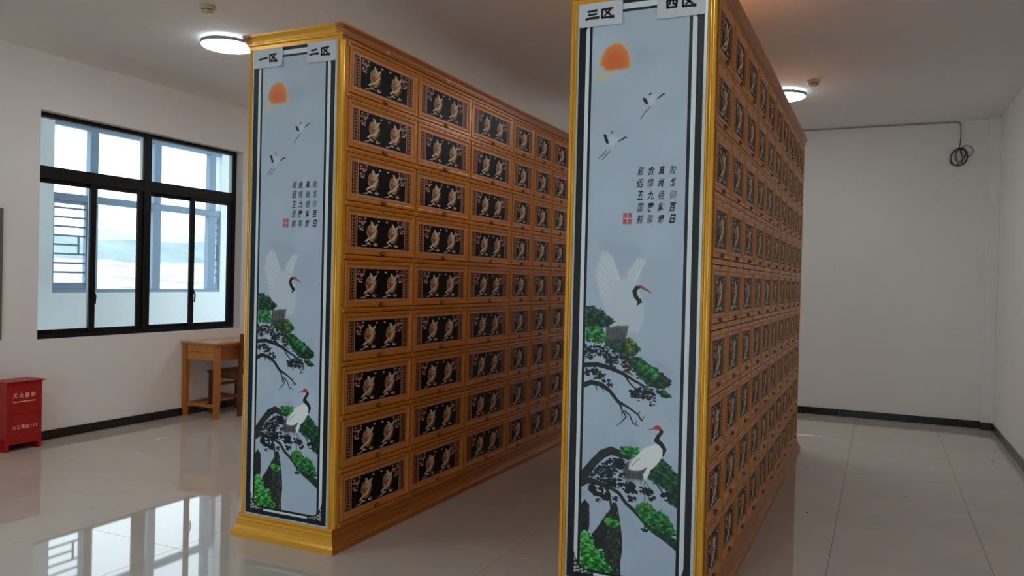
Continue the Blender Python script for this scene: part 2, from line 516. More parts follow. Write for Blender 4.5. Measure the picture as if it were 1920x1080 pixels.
# ground, quarry face and far hills with haze put into their pale colour
mb = MB(); nx, ny = 30, 60
vs, fs = [], []
rg = random.Random(3)
for i in range(nx+1):
    for j in range(ny+1):
        x = -9.2 - 130*(i/nx); yv = -60 + 240*(j/ny)
        z = -0.5 + .036*(9.2+130*(i/nx)-10) + (rg.uniform(-.35, .35) if i > 6 else 0)*min(1, i/14)
        vs.append((x, yv, z))
for i in range(nx):
    for j in range(ny):
        a = i*(ny+1)+j
        fs.append((a, a+1, a+ny+2, a+ny+1))
mb.add(vs, fs); struct(mb.build('ground', M_GROUND))
def ridge(name, x, base, amp, seed, col):
    m_ = MB(); r_ = random.Random(seed)
    n = 160; pts = []
    ph = [r_.uniform(0, 6.28) for _ in range(8)]
    for j in range(n+1):
        yv = -120 + 420*j/n
        z = base + amp*(0.5*math.sin(yv*.021+ph[0])+.3*math.sin(yv*.06+ph[1])+.13*math.sin(yv*.21+ph[2])+.07*math.sin(yv*.53+ph[3])) + r_.uniform(-.35, .35)
        pts.append((yv, z))
    vs, fs = [], []
    for yv, z in pts:
        vs += [(x+22, yv, -2), (x+8, yv, z*.55), (x, yv, z), (x-25, yv, -2)]
    for j in range(n):
        for k in range(3):
            fs.append((j*4+k, j*4+k+1, j*4+k+5, j*4+k+4))
    m_.add(vs, fs, 0, True)
    return struct(m_.build(name, col))
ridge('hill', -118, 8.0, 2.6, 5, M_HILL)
ridge('hill', -160, 12.0, 3.0, 9, mat('farther_hill_painted_haze', (168, 184, 192), 1.0, spec=0.0, noise=((0.1, 0.1, 0.1), 0.1)))  # haze put into the farther ridge's paler colour

# ------------------------------------------------------------------ the printed end panel picture (painted once, shared by both cabinets)
ART = {"sun":[[[114,2442],[123,2483],[146,2519],[182,2534],[218,2529],[247,2491],[255,2456],[255,2417],[139,2414],[135,2433]]],"sunhaze":[[[82,2390],[100,2409],[135,2413],[179,2409],[180,2381],[116,2352]]],"ink":[[[323,2276],[341,2268],[353,2244],[338,2243],[328,2259]],[[352,2281],[357,2292],[367,2295],[361,2284]],[[138,2117],[152,2113],[167,2072],[154,2071],[144,2093]],[[174,2115],[178,2125],[187,2128],[181,2118]]],"ink_s":[[[391,2262,3.5],[407,2273,6.2],[419,2282,6.2],[430,2285,2.8]],[[362,2229,2.8],[343,2211,3.5],[316,2178,2.8]],[[212,2078,3.5],[232,2088,6.2],[246,2096,6.2],[256,2092,2.1]],[[154,2040,2.8],[138,2020,3.5],[115,2002,2.8]],[[173,2036,2.8],[156,2019,3.5],[135,1996,2.8]]],"pale":[[[351,2251],[357,2277],[385,2282],[392,2264],[369,2232]],[[167,2071],[174,2112],[202,2103],[214,2082],[176,2049]],[[115,1453],[128,1516],[145,1562],[167,1565],[192,1545],[211,1489],[241,1431],[269,1442],[275,1477],[296,1498],[322,1535],[364,1533],[341,1491],[325,1430],[333,1382],[355,1322],[356,1253],[330,1191],[282,1188],[196,1226],[142,1349]]],"feather":[[[115,1453,3.5],[153,1419,4.9],[192,1385,2.8]],[[116,1481,3.5],[157,1443,4.9],[199,1406,2.8]],[[124,1513,3.5],[167,1466,4.9],[209,1420,2.8]],[[137,1544,3.5],[178,1485,4.9],[219,1427,2.8]],[[149,1562,3.5],[190,1494,4.9],[230,1428,2.8]],[[167,1565,3.5],[202,1496,4.9],[237,1428,2.8]],[[188,1548,3.5],[217,1484,4.9],[244,1421,2.8]],[[322,1535,3.5],[299,1486,4.9],[276,1435,2.8]],[[339,1536,3.5],[315,1482,4.9],[290,1429,2.8]],[[360,1532,3.5],[332,1481,4.9],[304,1429,2.8]],[[340,1498,3.5],[326,1460,4.9],[311,1423,2.8]],[[127,1418,3.5],[163,1391,4.9],[199,1365,2.8]],[[138,1377,3.5],[173,1360,4.9],[207,1344,2.8]]],"neck":[[[322,1317,3.5],[334,1334,15.3],[316,1358,19.4],[308,1381,19.4],[319,1399,18.1],[339,1404,9.7]],[[337,1345,8.3],[347,1329,2.1]],[[443,757,11.1],[455,746,13.9],[439,724,16.7],[431,704,22.2],[452,690,20.8],[470,666,16.7],[462,634,4.2]]],"beak":[[[332,1405,8.3],[353,1396,11.1],[374,1385,6.9],[391,1374,2.8]],[[423,759,6.9],[403,752,4.2],[386,747,2.1]]],"red":[[[322,1404,5.6],[336,1407,6.9],[350,1403,4.2]],[[417,762],[428,773],[443,772],[454,760],[444,751],[423,753]]],"tail":[[[174,1212],[207,1210],[231,1220],[274,1220],[285,1224],[278,1191],[268,1156],[254,1142],[233,1154],[208,1129],[176,1136]],[[278,572],[304,599],[300,556],[345,554],[393,581],[383,541],[363,511],[332,517],[290,508],[276,534]]],"leg":[[[272,1163,5.6],[275,1095,4.2],[276,1012,4.2]],[[264,1008,6.9],[289,1006,9.7],[313,991,3.5]],[[311,1124,5.6],[322,1097,4.2],[305,1069,2.8]],[[379,513,3.5],[381,459,3.5],[383,410,3.5]],[[384,507,3.5],[402,485,3.5],[416,476,2.1]]],"dkgreen":[[[74,1304],[103,1305],[140,1289],[195,1253],[215,1236],[181,1213],[145,1207],[76,1207]],[[169,1151],[268,1156],[296,1164],[324,1135],[346,1119],[319,1082],[276,1084],[234,1099],[177,1123]],[[294,1075],[333,1078],[389,1047],[451,1008],[487,980],[486,960],[446,940],[391,949],[349,982],[306,1028]],[[426,928],[459,938],[499,906],[460,901]],[[461,624],[495,595],[509,570],[534,560],[536,534],[538,407],[509,419],[498,435],[511,460],[471,491],[415,518],[394,525],[414,565]]],"green":[[[76,1207],[145,1212],[171,1179],[174,1147],[140,1130],[77,1149]],[[348,1044],[389,1040],[438,1003],[425,989],[383,999]],[[258,653],[286,661],[343,657],[352,639],[309,605],[273,623]],[[342,392],[376,415],[411,408],[433,378],[474,377],[501,347],[528,298],[526,283],[489,285],[447,304],[407,313],[379,332],[346,362]]],"olive":[[[275,1156],[293,1164],[317,1138],[319,1090],[283,1085]],[[363,395],[397,407],[412,381],[385,364]]],"black":[[[75,1121],[125,1120],[191,1117],[195,1090],[160,1066],[126,1085],[105,1056],[75,1061]],[[302,925],[350,942],[405,933],[428,898],[400,867],[365,889],[323,884],[303,890]],[[80,1002],[106,1014],[143,1009],[187,971],[173,957],[129,974],[107,993],[85,977]],[[202,1097],[249,1093],[298,1069],[310,1014],[271,1012],[250,1052],[214,1049]],[[170,1088],[199,1076],[235,1051],[222,1019],[178,1047]],[[173,949],[202,955],[213,938],[181,930]],[[120,504],[156,550],[209,598],[259,601],[288,591],[261,560],[232,542],[220,471],[161,491]]],"branch":[[[69,1025,20.8],[135,1032,20.8],[200,1020,19.4],[264,997,13.9],[322,967,9.7],[377,943,5.6]],[[264,997,6.9],[301,952,6.2],[332,926,4.2]],[[71,930,23.6],[108,946,20.8],[158,939,19.4],[203,910,15.3],[243,865,13.9],[290,845,9.0],[339,815,6.9],[359,786,4.2],[369,808,2.1]],[[250,855,8.3],[265,825,6.2],[264,796,2.8]],[[269,822,6.2],[284,799,4.9],[263,773,3.5],[236,748,1.4]],[[276,825,5.6],[300,808,4.9],[318,770,4.2],[347,760,2.1]],[[339,815,4.2],[350,829,2.1]],[[330,770,3.5],[334,791,1.4]],[[129,939,6.9],[137,911,2.1]],[[151,933,5.6],[174,907,2.1]],[[84,998,4.2],[129,1001,5.6],[172,984,3.5]],[[436,507,6.9],[465,470,5.6],[482,456,3.5]]],"mist":[[[389,1030],[415,1076],[443,1058],[469,1073],[497,1028],[485,987],[431,1023]],[[265,657],[306,710],[328,698],[357,674],[343,652],[287,646]],[[447,373],[466,403],[500,381],[523,405],[538,360],[539,293],[475,310]],[[130,1586],[165,1628],[223,1600],[286,1614],[349,1560],[275,1490],[240,1448],[195,1545]]],"white":[[[302,561],[313,590],[344,631],[371,661],[425,686],[459,684],[465,639],[434,591],[406,564],[395,536],[381,512],[370,539],[393,579],[359,557],[318,552]]],"grayline":[[[317,573,2.8],[344,604,3.5],[361,616,1.4]]],"leafclump":[[[248,485,44.4]],[[305,472,50.0]],[[198,479,33.3]],[[223,475,30.6]],[[333,458,25.0]],[[320,423,33.3]],[[192,415,38.9]],[[156,391,19.4]],[[375,468,33.3]],[[403,462,30.6]],[[417,438,27.8]],[[144,440,58.3]],[[253,579,38.9]],[[485,456,41.7]],[[242,412,25.0]],[[272,527,27.8]],[[260,573,41.7]]],"trunk":[[[73,469,41.7],[91,514,43.1],[127,565,36.1],[173,613,38.9],[215,633,37.5],[259,623,31.9],[302,609,16.7]],[[73,473,33.3],[117,481,27.8],[169,471,22.2],[220,457,16.7],[259,439,15.3],[292,398,15.3],[336,367,16.7],[378,336,27.8]],[[183,472,15.3],[212,429,11.1],[225,354,9.7]]],"mosstrunk":[[[378,336,29.2],[435,297,40.3],[489,264,33.3],[544,234,41.7]]],"leafclump2":[[[388,296,38.2]]],"rock":[[[70,359],[90,388],[113,364],[116,268],[108,231],[73,219]],[[215,352],[229,391],[248,392],[263,332],[276,251],[281,183],[272,112],[276,51],[200,37],[147,160],[129,227],[159,267],[187,313]]],"rocklight":[[[225,354],[254,358],[267,277],[278,182],[270,112],[273,54],[215,43],[183,166],[210,268]]],"lime":[[[198,305],[230,319],[263,297],[256,277],[231,275],[209,279]],[[73,222],[108,240],[134,207],[141,166],[184,152],[205,111],[232,70],[233,43],[77,46]]]}
PW, PH = 614, 2738
def paint_panel():
    rs = np.random.RandomState(11)
    H, W = PH, PW
    yy = np.linspace(0, 1, H)[:, None]
    base = np.zeros((H, W, 3))
    top, bot = np.array((184, 199, 212.)), np.array((182, 200, 220.))
    base[:] = bot*(1-yy[..., None]) + top*yy[..., None]
    # soft wash in the paper
    for _ in range(60):
        cx, cy, r = rs.uniform(60, 550), rs.uniform(60, 2680), rs.uniform(60, 200)
        x0, x1, y0, y1 = int(max(0, cx-r)), int(min(W, cx+r)), int(max(0, cy-r)), int(min(H, cy+r))
        Y, X = np.mgrid[y0:y1, x0:x1]
        f = np.clip(1-((X-cx)**2+(Y-cy)**2)/r**2, 0, 1)**2
        base[y0:y1, x0:x1] += (rs.uniform(-5, 5)*f)[..., None]
    def mask(poly, pad=4):
        p = np.array([q[:2] for q in poly], float)
        x0, x1 = int(max(0, p[:, 0].min()-pad)), int(min(W, p[:, 0].max()+pad))
        y0, y1 = int(max(0, p[:, 1].min()-pad)), int(min(H, p[:, 1].max()+pad))
        if x1 <= x0 or y1 <= y0: return None
        Y, X = np.mgrid[y0:y1, x0:x1].astype(float)
        ins = np.zeros(X.shape, bool)
        n = len(p)
        for i in range(n):
            xa, ya = p[i]; xb, yb = p[(i+1) % n]
            if ya == yb: continue
            c = ((ya > Y) != (yb > Y)) & (X < (xb-xa)*(Y-ya)/(yb-ya)+xa)
            ins ^= c
        return x0, x1, y0, y1, ins.astype(float), X, Y
    def blur(a, n):
        n = int(n)
        if n < 1: return a
        k = np.ones(2*n+1)/(2*n+1)
        for _ in range(2):
            a = np.apply_along_axis(lambda v: np.convolve(v, k, 'same'), 0, a)
            a = np.apply_along_axis(lambda v: np.convolve(v, k, 'same'), 1, a)
        return a
    def fill(poly, col, alpha=1.0, soft=0, pad=4):
        r = mask(poly, pad+soft*4)
        if r is None: return
        x0, x1, y0, y1, m, X, Y = r
        m = blur(m, soft)*alpha
        base[y0:y1, x0:x1] = base[y0:y1, x0:x1]*(1-m[..., None]) + np.array(col, float)*m[..., None]
    def disc(cx, cy, rx, ry, col, alpha=1.0):
        x0, x1, y0, y1 = int(max(0, cx-rx-1)), int(min(W, cx+rx+2)), int(max(0, cy-ry-1)), int(min(H, cy+ry+2))
        if x1 <= x0 or y1 <= y0: return
        Y, X = np.mgrid[y0:y1, x0:x1]
        m = np.clip(1.5-np.sqrt(((X-cx)/rx)**2+((Y-cy)/ry)**2)*1.0, 0, 1)
        m = np.clip((1.0-np.sqrt(((X-cx)/rx)**2+((Y-cy)/ry)**2))*min(rx, ry)+.5, 0, 1)*alpha
        base[y0:y1, x0:x1] = base[y0:y1, x0:x1]*(1-m[..., None]) + np.array(col, float)*m[..., None]
    def stroke(pts, col, alpha=1.0, jitter=0.0, cols=None):
        for (xa, ya, wa), (xb, yb, wb) in zip(pts, pts[1:]):
            L = max(1, math.hypot(xb-xa, yb-ya))
            n = max(2, int(L/1.2))
            for i in range(n+1):
                t = i/n; w = max(.7, (wa+(wb-wa)*t)/2)
                c = col if cols is None else cols[rs.randint(len(cols))]
                disc(xa+(xb-xa)*t+rs.uniform(-jitter, jitter), ya+(yb-ya)*t+rs.uniform(-jitter, jitter), w, w, c, alpha)
    def foliage(poly, fillcol, pal, r=(4, 9), dens=1.0, spill=7, body=.93):
        fill(poly, fillcol, body, 1)
        m = mask(poly)
        if m is None: return
        x0, x1, y0, y1, ins, X, Y = m
        ys, xs = np.nonzero(ins)
        if len(xs) == 0: return
        n = int(len(xs)/38*dens)
        idx = rs.randint(0, len(xs), n)
        zmin, zmax = ys.min(), ys.max()
        order = rs.permutation(n)
        for q in order:
            i = idx[q]
            x = xs[i]+x0+rs.normal(0, spill*.6); y = ys[i]+y0+rs.normal(0, spill*.6)
            # clumps of needles: brighter tufts, dark gaps between
            t = np.clip(0.5+0.5*math.sin(x*.12+1.7*math.sin(y*.07))*math.cos(y*.15)+rs.normal(0, .22)+.5*((ys[i]-zmin)/max(1, zmax-zmin)-.5), 0, .999)
            c = np.array(pal[int(t*len(pal))], float)*rs.uniform(.8, 1.15)
            rr = rs.uniform(*r)
            disc(x, y, rr*rs.uniform(.6, 1.2), rr*rs.uniform(.35, .75), np.clip(c, 0, 255), .9)
    A = ART
    DK = [(10, 34, 26), (16, 52, 34), (24, 84, 48), (40, 120, 62)]
    GR = [(14, 58, 32), (28, 104, 48), (46, 150, 66), (78, 186, 92)]
    OL = [(60, 90, 24), (96, 130, 36), (120, 160, 50), (150, 140, 60)]
    LI = [(18, 84, 26), (36, 140, 48), (70, 190, 80), (120, 220, 120)]
    BK = [(8, 16, 22), (14, 26, 30), (20, 36, 36)]
    for p in A['mist']: fill(p, (160, 174, 190), .32, 12)
    for p in A['sunhaze']: fill(p, (226, 206, 150), .45, 9)
    # rising sun: orange disc with a straight lower edge, yellow rim
    for p in A['sun']:
        cx = sum(q[0] for q in p)/len(p); cy = sum(q[1] for q in p)/len(p)
        lowy = min(q[1] for q in p)
        big = [(cx+(q[0]-cx)*1.12, max(lowy+2, cy+(q[1]-cy)*1.1)) for q in p]
        fill(big, (232, 196, 120), .75, 6); fill(p, (236, 132, 66), .95, 4)
        fill([(cx+(q[0]-cx)*.7, lowy+6+(q[1]-lowy)*.62) for q in p], (226, 102, 52), .7, 10)
    for p in A['pale']: fill(p, (222, 228, 232), .55, 5)
    for p in A['feather']: stroke(p, (236, 240, 242), .35)
    for p in A['ink']: fill(p, (14, 28, 40))
    for p in A['ink_s']: stroke(p, (26, 38, 50), .8)
    # upper pine
    for p in A['branch']: stroke(p, (16, 24, 30), 1, 1.2, [(14, 22, 28), (22, 30, 34), (32, 40, 42)])
    for p in A['black']: foliage(p, (12, 24, 28), BK, (4, 10), .85, 9, 0.0)
    for p in A['rock']: fill(p, (30, 36, 42), 1, 1)
    for p in A['rocklight']:
        m = mask(p); x0, x1, y0, y1, ins, X, Y = m; ys, xs = np.nonzero(ins)
        for i in rs.randint(0, len(xs), len(xs)//26):
            g = rs.choice([22, 34, 48, 70, 96, 130]); disc(xs[i]+x0, ys[i]+y0, rs.uniform(1.5, 4), rs.uniform(3, 10), (g*.86, g, g*.92), .8)
    for p in A['rock']:
        m = mask(p); x0, x1, y0, y1, ins, X, Y = m; ys, xs = np.nonzero(ins)
        for i in rs.randint(0, len(xs), len(xs)//70):
            g = rs.choice([18, 26, 40, 56]); disc(xs[i]+x0, ys[i]+y0, rs.uniform(1.5, 3), rs.uniform(3, 12), (g, g, g), .6)
    TR = [(30, 36, 38), (44, 50, 50), (62, 66, 62), (22, 28, 32)]
    for p in A['trunk']: stroke(p, (40, 46, 48), 1, .8, TR)
    for p in A['mosstrunk']: stroke(p, (30, 60, 50), 1, 2.5, [(20, 40, 36), (28, 66, 48), (36, 92, 60), (24, 48, 44)])
    for p in A['leafclump']:
        x, y, w = p[0]; w *= 1.3
        for k in range(9): disc(x+rs.uniform(-w, w)*.34, y+rs.uniform(-w, w)*.3, w*rs.uniform(.14, .26), w*rs.uniform(.1, .2), (16, 26, 32))
        for k in range(9):
            a = rs.uniform(0, 6.28); disc(x+math.cos(a)*w*.45, y+math.sin(a)*w*.38, w*.09, w*.07, (18, 30, 34))
    for p in A['leafclump2']:
        x, y, w = p[0]
        for k in range(14): disc(x+rs.uniform(-w, w)*.4, y+rs.uniform(-w, w)*.4, w*.15, w*.12, rs.choice([20, 34])*np.array((.8, 2.2, 1.5)))
    for p in A['dkgreen']: foliage(p, (14, 44, 30), DK, (4, 9), 1.6, 6)
    for p in A['green']: foliage(p, (18, 70, 38), GR, (4, 9), 1.6, 5)
    for p in A['olive']: foliage(p, (50, 110, 36), OL, (3, 7), .9, 5, .35)
    for p in A['lime']: foliage(p, (24, 96, 36), LI, (4, 10), 1.6, 6)
    # cranes
    for p in A['tail']:
        fill(p, (66, 64, 68), .75, 2)
        m = mask(p); x0, x1, y0, y1, ins, X, Y = m; ys, xs = np.nonzero(ins)
        for i in rs.randint(0, len(xs), 110):
            stroke([(xs[i]+x0, ys[i]+y0, 1.6), (xs[i]+x0-3, ys[i]+y0-30, 1)], rs.choice([30, 74, 110])*np.ones(3), .6)
    for p in A['white']: fill(p, (244, 247, 247), 1, 1)
    for p in A['grayline']: stroke(p, (120, 126, 130), .7)
    for p in A['leg']: stroke(p, (104, 72, 54), .85)
    for p in A['neck']: stroke(p, (22, 28, 34))
    for p in A['beak']: stroke(p, (150, 96, 62))
    for p in A['red']:
        if len(p[0]) == 3: stroke(p, (190, 60, 48), .9)
        else: fill(p, (200, 66, 56), 1, 1)
    # frame lines
    ink, white = (16, 20, 26), (226, 236, 240)
    def rect(x0, x1, y0, y1, c): base[max(0, y0):y1, max(0, x0):x1] = c
    for a, b in ((0, 60), (549, W)): rect(a, b, 0, H, white)
    rect(0, W, 0, 46, white); rect(0, W, 2690, H, white)
    for a, b in ((59, 72), (534, 549)): rect(a, b, 46, 2692, ink)
    rect(59, 549, 46, 58, ink); rect(59, 549, 2680, 2692, ink)
    for a, b in ((6, 40), (570, 601)): rect(a, b, 9, 2736, ink)
    rect(6, 601, 9, 33, ink); rect(6, 601, 2719, 2736, ink)
    # pierced corner ornaments
    for sx in (0, 1):
        for sy in (0, 1):
            tri = [(38, 31), (38, 140), (52, 100), (70, 74), (100, 56), (142, 44), (142, 31)]
            P = [((x if not sx else 609-x), (y if not sy else 2745-y)) for x, y in tri]
            fill(P, ink)
            holes = [(46, 96, 4, 9), (50, 76, 6, 7), (62, 62, 8, 6), (82, 52, 8, 6), (104, 46, 8, 5), (48, 56, 6, 8), (64, 44, 9, 6), (88, 40, 6, 4), (46, 114, 3, 7), (122, 41, 7, 3), (48, 40, 6, 6)]
            for x, y, rx, ry in holes:
                x, y = (x if not sx else 609-x), (y if not sy else 2745-y)
                disc(x, y, rx, ry, (222, 230, 234)); disc(x+1, y-1, rx*.4, ry*.4, ink)
    return np.clip(base, 0, 255)/255.0
_px = paint_panel()
img = bpy.data.images.new('end_panel_print', PW, PH)
_rgba = np.ones((PH, PW, 4), np.float32)
_rgba[..., :3] = _px
img.pixels.foreach_set(_rgba.ravel())
img.update(); img.pack()
M_ART = bpy.data.materials.new('printed_crane_panel')
M_ART.use_nodes = True
_t = M_ART.node_tree
_it = _t.nodes.new('ShaderNodeTexImage'); _it.image = img; _it.extension = 'EXTEND'
_b = _t.nodes['Principled BSDF']
_t.links.new(_it.outputs[0], _b.inputs['Base Color'])
_b.inputs['Roughness'].default_value = 0.42
_b.inputs['Specular IOR Level'].default_value = 0.35

# ------------------------------------------------------------------ niche doors
ROWS = 9
ZT, DZ = 2.8758, 0.3044
WW, WN = 0.7312, 0.4313
Y_OFF = 0.0572
def ell(cx, cz, rx, rz, n=12, a0=0.0):
    return [(cx+rx*math.cos(a0+2*math.pi*k/n), cz+rz*math.sin(a0+2*math.pi*k/n)) for k in range(n)]
DW, DH = {}, None
def door_mesh(w, h):
    m_ = MB()
    steps = [(0, 0), (0, .011), (.003, .014), (.014, .014), (.017, .0105), (.022, .0095), (.027, .0045)]
    ring_mesh(m_, [(i, i, w-i, h-i, x) for i, x in steps], 0, 0)
    return m_.mesh('door', M_WOOD)
def plaque_mesh(w, h, double):
    """gilt and black lacquer relief; slots: copper, black, cream, medallion, pink, maroon, line"""
    m_ = MB()
    def pol(pts, lo, hi, mi): m_.prism([(p[0], p[1]) for p in pts], lo, hi, 'x', mi)
    m_.box((0, 0, 0), (.0028, w, h), 0)
    bw = .49 if double else .215
    bh = .178
    bx, bz = (w-bw)/2 - (.002 if double else 0), (h-bh)/2
    def rr(x0, z0, x1, z1, r, n=4):
        out = []
        for cx, cz, a in ((x1-r, z0+r, -90), (x1-r, z1-r, 0), (x0+r, z1-r, 90), (x0+r, z0+r, 180)):
            for k in range(n+1):
                t = math.radians(a+90*k/n); out.append((cx+r*math.cos(t), cz+r*math.sin(t)))
        return out
    pol(rr(bx, bz, bx+bw, bz+bh, .009), .0028, .0034, 1)
    # bead strips
    sw = .052 if double else .048
    for side in (0, 1):
        c = (bx-.010-sw/2) if side == 0 else (bx+bw+.010+sw/2)
        c = max(sw/2+.004, min(w-sw/2-.004, c))
        m_.box((.0028, c-sw/2, bz-.002), (.0032, c+sw/2, bz+bh+.002), 1)
        for k in range(10):
            z = bz+bh*(k+.5)/10
            pol(ell(c, z, sw*.40, bh/10*.44, 10), .0032, .0040, 0)
            pol(ell(c, z, sw*.29, bh/10*.31, 8), .0040, .0042, 1)
            if k < 9:
                pol([(c-sw*.44, z+bh/20-.0012), (c-sw*.2, z+bh/20-.0012), (c-sw*.2, z+bh/20+.0012), (c-sw*.44, z+bh/20+.0012)], .0032, .0038, 0)
                pol([(c+sw*.2, z+bh/20-.0012), (c+sw*.44, z+bh/20-.0012), (c+sw*.44, z+bh/20+.0012), (c+sw*.2, z+bh/20+.0012)], .0032, .0038, 0)
    U, V = .00052, .00028
    def crane(cx, cz):
        T = lambda pts: [(cx+(x-360)*U, cz+(550-y)*V) for x, y in pts]
        pol(ell(cx, cz-.004, .056, .050, 20), .0034, .0046, 3)
        for k in range(3):   # feather scallops
            a = [(262+k*18, 500+k*30), (285+k*20, 560+k*30), (330+k*14, 600+k*26), (326+k*14, 612+k*26), (276+k*20, 574+k*30), (254+k*18, 506+k*30)]
            pol(T(a), .0046, .0050, 6)
        pol(T([(440, 545), (468, 560), (466, 640), (415, 745), (398, 720), (432, 640)]), .0046, .0052, 6)
        pol(T([(322, 335), (356, 345), (378, 400), (392, 470), (372, 500), (345, 440)]), .0046, .0062, 2)
        pol(T([(462, 372), (462, 398), (428, 470), (392, 535), (368, 560), (340, 540), (336, 500), (352, 500), (362, 530), (384, 500), (408, 415)]), .0046, .0066, 2)
        pol(T([(330, 505), (345, 560), (372, 580), (405, 560), (398, 574), (372, 594), (338, 572)]), .0046, .0056, 6)
        pol(T([(432, 515), (444, 540), (402, 640), (384, 684), (304, 720), (244, 780), (214, 772), (252, 715), (340, 655), (382, 580)]), .0046, .0068, 2)
        pol(ell(cx+(365-360)*U, cz+(550-500)*V, .0045, .004, 8), .0066, .0070, 3)
        pol(T([(305, 735), (350, 725), (400, 745), (370, 770), (320, 765)]), .0034, .0050, 3)
        pol(T([(235, 828), (288, 775), (318, 800), (348, 830), (300, 822)]), .0034, .0052, 2)
        pol(T([(160, 850), (235, 838), (268, 838), (232, 862), (180, 864)]), .0034, .0048, 2)
        pol(ell(cx+(430-360)*U, cz+(550-815)*V, .020, .0095, 12), .0034, .0050, 2)
        pol(ell(cx+(436-360)*U, cz+(550-803)*V, .010, .0050, 8), .0050, .0054, 1)
    def blossom(x, z, d):
        for dx, dz, r in ((.020, -.014, .017), (.052, -.016, .018), (.030, -.050, .016), (.014, -.066, .013)):
            pol(ell(x+d*dx, z+dz, r, r*.85, 9), .0034, .0040, 5)
        for dx, dz, r in ((.016, -.010, .007), (.010, -.028, .008), (.034, -.030, .009), (.052, -.034, .008), (.066, -.026, .008), (.070, -.006, .008), (.046, -.042, .006), (.012, -.056, .008), (.024, -.070, .009), (.042, -.074, .008), (.046, -.058, .006)):
            pol(ell(x+d*dx, z+dz, r*1.05, r*.8, 7), .0040, .0054, 4)
    cz = bz+bh*.53
    if double:
        for c in (bx+.145, bx+.145+.221): crane(c, cz)
        blossom(bx+.004, bz+bh-.004, 1); blossom(bx+bw-.004, bz+bh-.004, -1)
        pol(ell(bx+.211, bz+bh-.018, .010, .006, 8), .0034, .0050, 2); pol(ell(bx+.295, bz+bh-.018, .010, .006, 8), .0034, .0050, 2)
    else:
        crane(bx+bw*.53, cz); blossom(bx+.003, bz+bh-.004, .8)
        pol(ell(bx+bw-.022, bz+bh-.020, .009, .006, 8), .0034, .0050, 2)
        pol(ell(bx+.03, bz+.02, .014, .006, 8), .0034, .0048, 2)
    return m_.mesh('plaque', [M_COPPER, M_BLACK, M_CREAM, M_MEDAL, M_PINK, M_MAROON, M_BROWNLINE])
def handle_mesh():
    m_ = MB()
    m_.prism(ell(0, 0, .029, .0125, 14), 0, .0015, 'x', 1)  # dark flat oval in place of the shaded recess behind the pull
    pts = [(-.020, .0), (-.016, .0068), (.016, .0068), (.020, .0), (.016, -.0068), (-.016, -.0068)]
    m_.prism([(y+.003, z) for y, z in pts], .0015, .011, 'x', 0)
    m_.prism([(y*.86+.003, z*.8) for y, z in pts], .011, .0135, 'x', 0)
    return m_.mesh('handle', [M_KNOB, M_CORE])
def lock_mesh():
    m_ = MB()
    m_.prism(ell(0, 0, .006, .006, 8), 0, .003, 'x', 0)
    m_.prism(ell(0, 0, .0028, .0028, 6), .003, .0034, 'x', 1)
    return m_.mesh('keyhole', [M_KNOB, M_BLACK])
GAPY, GAPZ = .012, .017
DWW, DWN, DHH = WW-2*GAPY, WN-2*GAPY, DZ-2*GAPZ
ME_DOOR = {True: door_mesh(DWW, DHH), False: door_mesh(DWN, DHH)}
PI_ = .0275
ME_PLQ = {True: plaque_mesh(DWW-2*PI_, DHH-2*PI_, True), False: plaque_mesh(DWN-2*PI_, DHH-2*PI_, False)}
ME_HANDLE, ME_LOCK = handle_mesh(), lock_mesh()

ME_PANEL = None
def panel_mesh(w, h, t):
    me = bpy.data.meshes.new('end_panel')
    vs = [(0,0,0),(w,0,0),(w,0,h),(0,0,h),(0,t,0),(w,t,0),(w,t,h),(0,t,h)]
    fs = [(0,1,2,3),(5,4,7,6),(1,5,6,2),(4,0,3,7),(3,2,6,7),(4,5,1,0)]
    me.from_pydata(vs, [], fs)
    uv = me.uv_layers.new(name='UVMap')
    quad = [(0,0),(1,0),(1,1),(0,1)]
    for p in me.polygons:
        for k, li in enumerate(p.loop_indices):
            uv.data[li].uv = quad[k] if p.index == 0 else (0.001, 0.5)
    me.materials.append(M_ART)
    return me

POEM = [['皎','然','仰','百','日'], ['真','尚','栖','紫','烟'], ['含','情','九','霄','際'], ['顧','侣','五','雲','前']]
GLYPH = {}
def poem_mesh():
    xs = [474, 420, 371, 323]; zs = [1936, 1880, 1823, 1768, 1714]
    it = []
    for ci, colm in enumerate(POEM):
        for ri, ch in enumerate(colm):
            bold = .022 if (ci + ri) % 3 else .006
            if ch in '百日': bold = .035
            if ch in '仰': bold = -.004
            it.append((ch, xs[ci]/1000 + random.uniform(-.002, .002), zs[ri]/1000, (.031, .041), .28, bold, 0))
    return it

